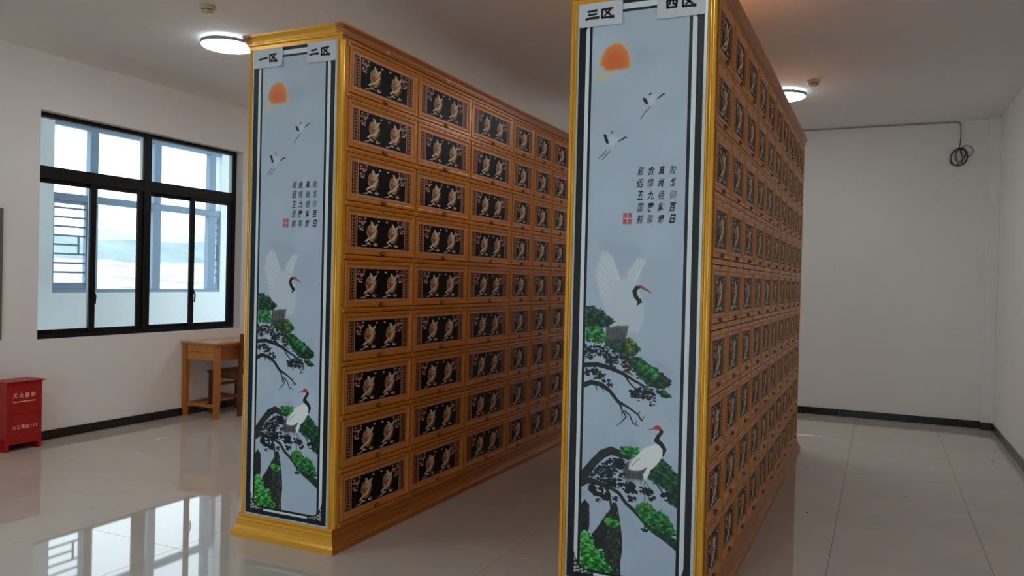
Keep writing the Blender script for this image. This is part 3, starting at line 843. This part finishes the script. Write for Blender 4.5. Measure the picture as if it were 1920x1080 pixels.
def cabinet(name, label, x0, yf, cols, pw=0.613, m=0.0313):
    """x0: left face; front plane yf; cols: list of widths (True = double)"""
    L = sum(WW if c else WN for c in cols) + 2*Y_OFF
    Wd = pw + 2*m
    root = thing(name, label, 'cabinet', (x0, yf, 0))
    Z0, Z1 = .1283, 2.8670
    m_ = MB(); m_.box((.012, .014, .04), (Wd-.012, L-.012, 2.90)); m_.build('carcass', M_CORE, root)
    # plinth and cornice mouldings
    m_ = MB()
    sweep_rect(m_, [(-.02, .1283), (.004, .1283), (.007, .124), (.007, .116), (.003, .113), (.003, .109), (.012, .105), (.014, .100), (.014, .094), (.010, .090), (.012, .080), (.017, .062), (.026, .043), (.0367, .030), (.0367, 0), (-.02, 0)], 0, 0, Wd, L, 0, mi_front=1)
    m_.build('plinth', [M_WOODM, M_GOLDH], root)
    m_ = MB()
    sweep_rect(m_, [(-.02, 2.8670), (.000, 2.8670), (.000, 2.886), (.006, 2.8885), (.010, 2.892), (.010, 2.900), (.012, 2.903), (.012, 2.909), (.0135, 2.920), (.0185, 2.931), (.0245, 2.937), (.0271, 2.9385), (.0271, 2.9505), (-.02, 2.9505)], 0, 0, Wd, L, 0, cap_top=True, mi_front=1)
    m_.build('cornice', [M_WOODM, M_GOLDH], root)
    # mitre blocks on the front cornice corners
    for sx in (0, 1):
        m_ = MB()
        def cx(o): return (-o if sx == 0 else Wd+o)
        prof = [(.0125, 2.902), (.0145, 2.920), (.0195, 2.931), (.0285, 2.9375), (.0290, 2.9515)]
        ins = .030
        vs, fs = [], []
        for o, z in prof:
            a, b, c = (cx(o), -o), (cx(-ins), -o-.0012), (cx(o+.0012), ins)
            vs += [(b[0], b[1], z), (cx(o+.0012), -o-.0012, z), (c[0], c[1], z)]
        for i in range(len(prof)-1):
            for k in range(2): fs.append((i*3+k, i*3+k+1, i*3+3+k+1, i*3+3+k))
        bt = (len(prof)-1)*3
        fs.append((bt, bt+1, bt+2))
        m_.add(vs, fs); m_.build('corner_block', M_WOODM, root)
    # fluted corner posts
    def post(sx, sy):
        m_ = MB()
        fx = lambda x: (Wd-x if sx else x)
        fy = lambda y: (L-y if sy else y)
        def bead(a, b, p, axis):
            n = 6; out = []
            for k in range(n+1):
                t = k/n; out.append((a+(b-a)*t, -p*math.sin(math.pi*t)))
            return [(q[0], q[1]) if axis == 'f' else (q[1], q[0]) for q in out]
        pts = [(m, .012), (m, .002)] + bead(.0300, .0190, .0075, 'f') + [(.0186, .0045), (.0158, .0045)] + bead(.0154, .0064, .0055, 'f') + [(.0060, .0035), (.0035, .0035)]
        pts += bead(.006, .0185, .006, 's') + [(.0045, .0190), (.0045, .0222)] + bead(.0228, .0325, .0040, 's') + [(.0040, .0330), (.0040, .0362), (-.001, .0366), (-.001, .0440), (.002, .0444), (.002, Y_OFF-.009), (.012, Y_OFF-.009), (.012, .014), (.014, .012)]
        m_.prism([(fx(x), fy(y)) for x, y in pts], Z0, Z1, 'z', 0, False)
        return m_.build('corner_post', M_GOLD, root)
    for sx in (0, 1):
        for sy in (0, 1): post(sx, sy)
    # printed end panel with silver edging
    pz0, pz1 = Z0+.006, Z1-.005
    pan = put('end_panel', panel_mesh(pw-.004, Z1-Z0-.002, .008), root, (m+.002, .004, Z0+.001))
    m_ = MB()
    for a, b in (((m, -.0005, Z0), (m+.0065, .004, Z1)), ((Wd-m-.0125, -.0005, Z0), (Wd-m, .004, Z1)), ((m+.0065, -.0005, Z1-.003), (Wd-m-.0125, .004, Z1)), ((m+.0065, -.0005, Z0), (Wd-m-.0125, .004, Z0+.008))):
        m_.box(a, b, 0, .0006)
    m_.build('edge_strip', M_SILVER, root)
    for it_ in poem_mesh():
        k_ = it_[0]
        if k_ not in GLYPH:
            GLYPH[k_] = glyphs([(k_, 0, 0) + it_[3:]], 'c', M_INK).mesh('written_character', M_INK)
        put('written_character', GLYPH[k_], pan, (it_[1], 0, it_[2]))
    m_ = MB()
    sx0, sz0, sw, sh = .243, 1.692, .042, .052
    m_.box((sx0, -.0006, sz0), (sx0+sw, 0, sz0+sh), 0)
    m_.box((sx0+sw*.47, -.0009, sz0+.003), (sx0+sw*.53, -.0006, sz0+sh-.003), 1); m_.box((sx0+.003, -.0009, sz0+sh*.47), (sx0+sw-.003, -.0006, sz0+sh*.53), 1)
    rr_ = random.Random(4)
    for qx in (0, 1):
        for qz in (0, 1):
            for k in range(5):
                a = sx0+.004+qx*sw*.52+rr_.uniform(0, .008); b = sz0+.006+qz*sh*.52+k*.0032
                m_.box((a, -.0008, b), (a+.008, -.0006, b+.0014), 2)
    m_.build('seal_stamp', [M_SEAL, M_PAPER, M_SEALD], pan)
    # plain boards on the far end and the left side
    m_ = MB(); m_.box((m, L-.014, Z0), (Wd-m, L, Z1), 0, .001); m_.build('rear_board', M_WOODM, root)
    # grid on the left side and right side
    ys = [Y_OFF]
    for c in cols: ys.append(ys[-1] + (WW if c else WN))
    def side(flip):
        fx = (lambda x: Wd-.012+x) if not flip else (lambda x: .012-x)
        for j in range(ROWS+1):
            z = ZT-j*DZ
            z0, z1 = max(Z0+.0005, z-.013), min(Z1-.0005, z+.013)
            m_ = MB()
            m_.box((min(fx(0), fx(.0165)), Y_OFF-.008, z0), (max(fx(0), fx(.0165)), L-Y_OFF+.008, z1), 0, .0015)
            r = m_.build('rail', M_WOOD, root)
            # thin bead along the rail
            m_ = MB(); m_.box((min(fx(.0165), fx(.0205)), Y_OFF-.006, max(z0, z-.004)), (max(fx(.0165), fx(.0205)), L-Y_OFF+.006, min(z1, z+.004)), 0, .001)
            m_.build('bead', M_WOOD, r)
        for y in ys:
            m_ = MB()
            m_.box((min(fx(0), fx(.0135)), y-.0085, Z0+.002), (max(fx(0), fx(.0135)), y+.0085, Z1-.002), 0, .0015)
            st = m_.build('stile', M_WOODV, root)
            if not flip:
                m_ = MB()
                for j in range(ROWS+1):
                    z = ZT-j*DZ
                    if z+.012 > Z1: z = Z1-.013
                    m_.box((fx(.012), y-.010, z-.011), (fx(.022), y+.010, z+.011), 0, .002)
                k = m_.build('joint_stud', M_COPPER, st)
                k['kind'] = 'stuff'
    side(False); side(True)
    m_ = MB(); m_.box((.004, Y_OFF, Z0), (.012, L-Y_OFF, Z1)); m_.build('side_board', M_WOOD, root)
    for ci, c in enumerate(cols):
        for j in range(ROWS):
            y0, z0 = ys[ci]+GAPY, ZT-(j+1)*DZ+GAPZ
            d = put('door', ME_DOOR[c], root, (Wd-.012+.006, y0, z0))
            put('plaque', ME_PLQ[c], d, (.0045, PI_, PI_))
            w = DWW if c else DWN
            put('handle', ME_HANDLE, d, (.0140, w*.5, .0125))
            put('keyhole', ME_LOCK, d, (.0140, w*.5, DHH-.0085))
    return root, L, Wd, ys

AX, AY = -3.4186, 3.5582
BX, BY = -1.3690, 3.5285
A_COLS = [True]*3 + [False]*5
B_COLS = [False]*10
cabA, LA, WD, ysA = cabinet('columbarium_cabinet', 'golden wood columbarium cabinet on the left, wide double-bird doors facing the aisle', AX, AY, A_COLS)
cabB, LB, _, ysB = cabinet('columbarium_cabinet', 'golden wood columbarium cabinet on the right, nearest, only narrow single-bird doors on its right side', BX, BY, B_COLS)
for c in (0, 1):
    yc_ = (ysA[c]+ysA[c+1])/2
    m_ = MB(); m_.box((WD+.0100, yc_-.012, 2.892), (WD+.0106+.010, yc_+.012, 2.909), 0, .001)
    m_.box((WD+.0206, yc_-.006, 2.894), (WD+.0210, yc_+.006, 2.905), 1)
    t_ = m_.build('number_tag', [M_TAG, M_KNOB], cabA)

# ------------------------------------------------------------------ paper zone signs on the end panels
def sign(label, cab_x, cab_y, x0, z0, w, h, chars, curl):
    """x0,z0 from the board's lower left corner"""
    ox, oz = cab_x+.0313, .1283
    root = thing('paper_sign', label, 'sign', (ox+x0, cab_y, oz+z0))
    m_ = MB(); n = 8
    vs, fs = [], []
    for i in range(n+1):
        for j in range(n+1):
            u, v = i/n, j/n
            q = (1-u) if curl < 0 else u
            lift = .0025 + (.012*max(0, (q-.72)/.28)**2*max(0, (.45-v)/.45)**1.5 if curl else 0)
            vs.append((u*w, -lift, v*h))
    for i in range(n):
        for j in range(n):
            a = i*(n+1)+j; fs.append((a, a+n+1, a+n+2, a+1))
    m_.add(vs, fs, 0, True)
    # back of the sheet, lying on the panel
    k = len(vs)
    m_.add([(0, .0005, 0), (w, .0005, 0), (w, .0005, h), (0, .0005, h)], [(0, 3, 2, 1)])
    m_.add([(0, -.0025, 0), (0, .0005, 0), (0, .0005, h), (0, -.0025, h)], [(0, 1, 2, 3)])
    m_.add([(0, -.0025, h), (w, -.0025, h), (w, .0005, h), (0, .0005, h)], [(0, 1, 2, 3)])
    m_.build('sheet', M_PAPER, root)
    for ch, cx, cz, sw, sh in chars:
        g = MB()
        for st in BRUSH[ch]:
            for (xa, za, wa), (xb, zb, wb) in zip(st, st[1:]):
                p, q = Vector((cx+(xa-.5)*sw, 0, cz+(za-.5)*sh)), Vector((cx+(xb-.5)*sw, 0, cz+(zb-.5)*sh))
                t = (q-p).normalized(); nn = Vector((-t.z, 0, t.x))
                o_ = Vector((0, -.0032, 0))
                g.add([p-t*wa*.3+nn*wa*.1+o_, p-nn*wa*.5+o_, q-nn*wb*.5+o_, q+t*wb*.35+nn*wb*.05+o_, q+nn*wb*.5+o_, p+nn*wa*.5+o_], [(0, 1, 2, 3, 4, 5)])
        g.build('written_character', M_INK, root)
    return root
B1, B2 = .0105, .0125      # brush widths
BRUSH = {'一': [[(.02, .3, B2), (.5, .5, B1), (.98, .75, B2)]],
 '二': [[(.2, .82, B1), (.82, .92, B1)], [(.02, .06, B2), (.4, .2, B1), (.98, .16, B2*1.15)]],
 '三': [[(.16, .86, B1), (.86, .95, B1)], [(.20, .48, B1), (.82, .56, B1)], [(.02, .02, B2), (.35, .14, B1), (.98, .12, B2*1.15)]],
 '四': [[(.12, .92, B1), (.17, .06, B2)], [(.10, .90, B1), (.92, .92, B1)], [(.92, .92, B1), (.84, .08, B2)], [(.15, .12, B1), (.85, .12, B1)], [(.39, .88, B1*.8), (.33, .42, B1*.8)], [(.62, .88, B1*.8), (.62, .46, B1*.8), (.80, .42, B1*.8)]],
 '区': [[(.06, .90, B1), (.92, .96, B1)], [(.13, .90, B1), (.11, .06, B1)], [(.08, .10, B1), (.55, .10, B1), (1.0, .08, B2*1.3)], [(.74, .82, B1*.85), (.30, .27, B1*.85)], [(.34, .76, B1*.85), (.80, .28, B1*.95)]]}
sign('white paper sign reading 一区 taped top left on the left cabinet end panel, lower corner curling', AX, AY, .010, 2.627, .214, .111, [('一', .070, .054, .060, .011), ('区', .142, .053, .062, .046)], 1)
sign('white paper sign reading 二区 taped top right on the left cabinet end panel', AX, AY, .403, 2.625, .202, .114, [('二', .048, .058, .064, .032), ('区', .126, .056, .064, .046)], -1)
sign('white paper sign reading 三区 taped top left on the right cabinet end panel', BX, BY, .006, 2.626, .214, .110, [('三', .066, .056, .066, .042), ('区', .139, .055, .064, .046)], 0)
sign('white paper sign reading 四区 taped top right on the right cabinet, cut by the picture edge', BX, BY, .383, 2.624, .217, .106, [('四', .067, .062, .056, .040), ('区', .143, .062, .064, .044)], 0)

# ------------------------------------------------------------------ ceiling lights and detectors
def ceiling_light(x, y, label, group=None):
    root = thing('ceiling_light', label, 'lamp', (x, y, ZC), group)
    m_ = MB(); m_.lathe([(0, 0), (.150, 0), (.150, -.022), (0, -.022)], (0, 0, 0), 40); m_.build('back_plate', M_LAMPB, root)
    m_ = MB(); m_.lathe([(.150, -.022), (.2110, -.022), (.2150, -.025), (.2150, -.050), (.2135, -.052), (.205, -.052), (.205, -.028), (.150, -.028)], (0, 0, 0), 48); m_.build('rim', M_LAMPRIM, root)
    m_ = MB(); m_.lathe([(.2050, -.050), (.2050, -.054), (.202, -.058), (.190, -.061), (.12, -.063), (0.0001, -.064)], (0, 0, 0), 48); m_.build('diffuser', M_LAMP, root)
    return root
ceiling_light(-4.962, 4.915, 'round white ceiling light glowing left of the left cabinet top')
ceiling_light(-0.925, 8.24, 'round white ceiling light glowing beyond the far end of the right cabinet top')
ceiling_light(-4.962, 8.24, 'round white ceiling light behind the left cabinet, over the far left corner of the room')
ceiling_light(-0.925, 4.915, 'round white ceiling light right above the middle of the right cabinet top')
ceiling_light(-0.925, 1.58, 'unseen round ceiling light ahead of the right cabinet, added to brighten the end panels')  # unseen lamp, added to brighten the cabinet end panels
ceiling_light(-4.962, 1.58, 'round white ceiling light near the left wall, ahead of both cabinets')
def detector(x, y, label):
    root = thing('smoke_detector', label, 'smoke detector', (x, y, ZC))
    m_ = MB(); m_.lathe([(0, 0), (.056, 0), (.056, -.022), (.052, -.028), (0, -.028)], (0, 0, 0), 28); m_.build('base', M_DET, root)
    m_ = MB(); m_.lathe([(.040, -.028), (.038, -.040), (0, -.040)], (0, 0, 0), 24); m_.build('sensing_slots', M_DETD, root)
    m_ = MB(); m_.lathe([(.046, -.036), (.046, -.042), (.030, -.052), (.012, -.056), (0.0001, -.056)], (0, 0, 0), 24)
    for k in range(6):
        a = k*math.pi/3; m_.box((.041*math.cos(a)-.003, .041*math.sin(a)-.003, -.042), (.041*math.cos(a)+.003, .041*math.sin(a)+.003, -.027))
    m_.build('cap', M_DET, root)
detector(-4.475, 4.235, 'ivory smoke detector on the ceiling above the left lamp')
detector(-0.62, 7.87, 'ivory smoke detector on the ceiling beside the right lamp')

# ------------------------------------------------------------------ cable on the back wall
cb = thing('loose_cable', 'thin grey cable run along the back wall top ending in a hanging coil', 'cable', (0.77, YB-.001, 3.0))
m_ = MB(); m_.box((-4.2, -.012, .464), (-.02, 0, .477), 0, .001); m_.build('cable_duct', M_DUCT, cb)
m_ = MB(); m_.tube([(-.03, -.008, .462), (-.005, -.010, .462), (.006, -.012, .440), (.010, -.012, .36), (.010, -.014, .28), (.004, -.016, .20), (.000, -.016, .165)], .0045, 6); m_.build('drop_wire', M_CABLE, cb)
m_ = MB()
def loop(cx, cz, rx, rz, tilt, off, wob=0.0, n=28, a0=0):
    pts = []
    for k in range(n):
        a = 2*math.pi*k/n+a0
        x, z = rx*math.cos(a), rz*math.sin(a)
        pts.append((cx+x*math.cos(tilt)-z*math.sin(tilt), -.016-off-wob*math.sin(a*2), cz+x*math.sin(tilt)+z*math.cos(tilt)))
    m_.tube(pts, .0042, 6, 0, True)
loop(.000, .070, .078, .100, -.35, .000); loop(.002, .066, .082, .096, -.30, .008, .003); loop(-.006, .062, .086, .095, -.45, .014, .004)
loop(-.018, .075, .068, .104, -.50, .018, .003); loop(.072, .132, .062, .064, .2, .006, .003); loop(-.002, .074, .030, .098, .1, .012); loop(.01, .085, .050, .070, -.5, .022)
m_.build('coil', M_CABLE, cb)

# ------------------------------------------------------------------ desk under the window
DX0, DX1, DY0, DY1, DT = -6.806, -6.300, 6.185, 7.30, 0.812
desk = thing('writing_desk', 'varnished pine writing desk against the left wall under the window', 'desk', (DX0, DY0, 0))
w_, l_ = DX1-DX0, DY1-DY0
m_ = MB(); m_.box((-.004, -.025, DT-.026), (w_+.022, l_+.025, DT), 0, .006); m_.build('tabletop', M_DESK, desk)
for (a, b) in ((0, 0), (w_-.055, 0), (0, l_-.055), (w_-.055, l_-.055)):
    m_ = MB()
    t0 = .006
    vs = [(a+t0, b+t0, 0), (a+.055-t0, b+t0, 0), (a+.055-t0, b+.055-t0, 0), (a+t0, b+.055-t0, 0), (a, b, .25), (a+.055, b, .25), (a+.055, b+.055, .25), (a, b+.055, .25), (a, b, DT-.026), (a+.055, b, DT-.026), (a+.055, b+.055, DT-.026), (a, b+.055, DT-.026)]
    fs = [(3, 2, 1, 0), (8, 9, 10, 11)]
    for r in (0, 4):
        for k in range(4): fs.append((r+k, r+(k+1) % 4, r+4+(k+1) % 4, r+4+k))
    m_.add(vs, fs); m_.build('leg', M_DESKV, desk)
for b0 in (.012, l_-.034):   # end aprons built of two boards
    m_ = MB(); m_.box((.055, b0, DT-.026-.085), (w_-.055, b0+.022, DT-.026), 0, .002); m_.box((.055, b0, DT-.026-.172), (w_-.055, b0+.022, DT-.026-.087), 0, .002); m_.build('apron', M_DESK, desk)
m_ = MB(); m_.box((.012, .055, DT-.198), (.032, l_-.055, DT-.026), 0, .002); m_.build('apron', M_DESK, desk)
m_ = MB(); m_.box((w_-.030, .055, DT-.050), (w_-.010, l_-.055, DT-.026), 0, .001); m_.box((w_-.030, .055, DT-.198), (w_-.010, l_-.055, DT-.182), 0, .001); m_.build('drawer_rail', M_DESKV, desk)
for k in range(2):
    y0 = .060+k*(l_-.12)/2; y1 = y0+(l_-.12)/2-.006
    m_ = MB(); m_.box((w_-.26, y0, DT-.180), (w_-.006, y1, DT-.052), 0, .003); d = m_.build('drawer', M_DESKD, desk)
    m_ = MB(); m_.lathe([(0, 0), (.010, 0), (.008, .010), (.014, .018), (.012, .024), (0.0001, .026)], (0, 0, 0), 14)
    kb = m_.build('knob', M_CHAIR, d, (w_-.006, (y0+y1)/2, DT-.115)); kb.rotation_euler = (0, math.pi/2, 0)
for b0 in (.014, l_-.040):
    m_ = MB(); m_.box((.050, b0, .115), (w_-.050, b0+.026, .150), 0, .002); m_.build('stretcher', M_DESKV, desk)
m_ = MB(); m_.box((.018, .050, .115), (.040, l_-.050, .150), 0, .002); m_.build('stretcher', M_DESKV, desk)

# chair tucked under the desk, facing the wall
CX0, CX1, CY0, CY1, SZ = -6.715, -6.258, 6.470, 6.900, 0.470
ch = thing('wooden_chair', 'dark brown wooden chair pushed under the pine desk', 'chair', (CX0, CY0, 0))
w_, l_ = CX1-CX0, CY1-CY0
m_ = MB()
for k in range(5):   # seat boards with narrow gaps
    y0 = -.012+k*(l_+.024)/5
    m_.box((-.015, y0+.0015, SZ-.024), (w_-.036, y0+(l_+.024)/5-.0015, SZ), 0, .003)
m_.build('seat', M_CHAIR, ch)
for b in (0, l_-.038):
    m_ = MB(); m_.box((0, b, 0), (.038, b+.038, SZ-.024), 0, .003); m_.build('leg', M_CHAIR, ch)
    m_ = MB()
    vs, fs = [], []
    for x, z in ((.006, 0), (0, SZ*.6), (0, SZ), (.012, .70), (.030, .892)):
        vs += [(w_-.036+x, b, z), (w_+x, b, z), (w_+x, b+.036, z), (w_-.036+x, b+.036, z)]
    for r in range(4):
        for k in range(4): fs.append((r*4+k, r*4+(k+1) % 4, r*4+4+(k+1) % 4, r*4+4+k))
    fs += [(3, 2, 1, 0), (16, 17, 18, 19)]
    m_.add(vs, fs); m_.build('back_post', M_CHAIR, ch)
m_ = MB()
for z in (SZ-.075,):
    m_.box((.038, .008, z), (w_-.036, .028, z+.050), 0, .002); m_.box((.038, l_-.030, z), (w_-.036, l_-.010, z+.050), 0, .002); m_.box((.008, .038, z), (.028, l_-.038, z+.050), 0, .002)
m_.build('seat_rail', M_CHAIR, ch)
for (a, b, z) in (((.038, .010, .20), (w_-.036, .030, .232), 0), ((.038, l_-.030, .20), (w_-.036, l_-.010, .232), 0), ((.010, .038, .29), (.030, l_-.038, .322), 0), ((w_-.028, .036, .14), (w_-.008, l_-.038, .172), 0)):
    m_ = MB(); m_.box(a, b, 0, .002); m_.build('stretcher', M_CHAIR, ch)
for z in (.60, .70, .82):
    dx = .012*(z-SZ)/.23 if z < .7 else .012+.018*(z-.70)/.192
    m_ = MB(); m_.box((w_-.026+dx, .036, z), (w_-.010+dx, l_-.038, z+.055), 0, .004); m_.build('back_slat', M_CHAIR, ch)

# ------------------------------------------------------------------ fire extinguisher box
RX0, RX1, RY0, RY1, RH = -6.806, -6.590, 4.165, 4.475, 0.592
rb = thing('fire_extinguisher_box', 'red metal fire extinguisher box on legs against the left wall at the frame edge', 'fire box', (RX0, RY0, 0))
w_, l_ = RX1-RX0, RY1-RY0
m_ = MB()
m_.box((0, 0, .055), (w_-.008, l_, RH-.010), 0, .002)
m_.box((0, 0, 0), (w_-.002, .030, .056), 0, .001); m_.box((0, l_-.030, 0), (w_-.002, l_, .056), 0, .001)
m_.box((w_-.010, 0, .055), (w_, .030, RH-.010), 0, .001); m_.box((w_-.010, l_-.020, .055), (w_, l_, RH-.010), 0, .001)
m_.build('body', M_RED, rb)
m_ = MB(); m_.box((-.004, -.012, RH-.012), (w_+.016, l_+.016, RH), 0, .002); m_.build('lid', M_RED, rb)
m_ = MB(); m_.box((w_-.008, .032, .310), (w_-.001, l_-.022, RH-.016), 0, .0015); dr = m_.build('door', M_RED, rb)
m_ = MB(); m_.box((w_-.008, .032, .058), (w_-.001, l_-.022, .306), 0, .0015); dr2 = m_.build('door', M_RED, rb)
def red_text(items, par):
    g = glyphs(items, 'lettering', M_REDTXT)
    # turn from facing -y to facing +x
    g.v = [(w_-.001 + (-p[1]), p[0], p[2]) for p in g.v]
    return g.build('lettering', M_REDTXT, par)
it = [(c, .075+k*.052, .468, (.040, .042), 0, .02, 0) for k, c in enumerate('灭火器箱')]
red_text(it, dr)
m_ = MB(); m_.box((w_-.001, .058, .412), (w_-.0005, .252, .420)); m_.build('underline', M_REDTXT, dr)
it = [(c, .070+k*.038, .200, (.032, .034), 0, .02, 0) for k, c in enumerate('火警電話')] + [(c, .215+k*.024, .200, (.008 if c == '1' else .016, .026), 0, .02, 0) for k, c in enumerate('119')]
red_text(it, dr2)

# olive board whose right edge just shows at the picture's left border
m_ = MB(); m_.box((XL, 3.45, .93), (XL+.028, 4.243, 2.06), 0, .003)
tag(m_.build('wall_board', M_BOARD), 'olive grey board on the left wall, only its right edge in frame', 'board')

# specks of dirt on the floor
def speck(x, y, r, label):
    m_ = MB(); rg_ = random.Random(int(abs(x*1000)))
    pr = []
    vs = [(x+r*math.cos(k*1.047)*rg_.uniform(.6, 1.2), y+r*math.sin(k*1.047)*rg_.uniform(.6, 1.2), 0.0) for k in range(6)]
    n = len(vs); vs += [(x+(v[0]-x)*.6, y+(v[1]-y)*.6, r*.5) for v in vs]
    m_.add(vs, [list(range(6))[::-1], list(range(6, 12))] + [(k, (k+1) % 6, 6+(k+1) % 6, 6+k) for k in range(6)])
    tag(m_.build('dirt_crumb', M_SPECK), label, 'dirt', 'crumbs on the floor')
speck(-5.733, 4.801, .008, 'dark speck of dirt on the tiles between the red box and left cabinet')
speck(-0.419, 5.761, .008, 'dark speck of dirt on the floor nearest the right cabinet base')
speck(0.21, 6.585, .007, 'dark speck of dirt on the middle of the right aisle floor')
speck(0.963, 8.339, .008, 'dark speck of dirt on the floor near the right wall')
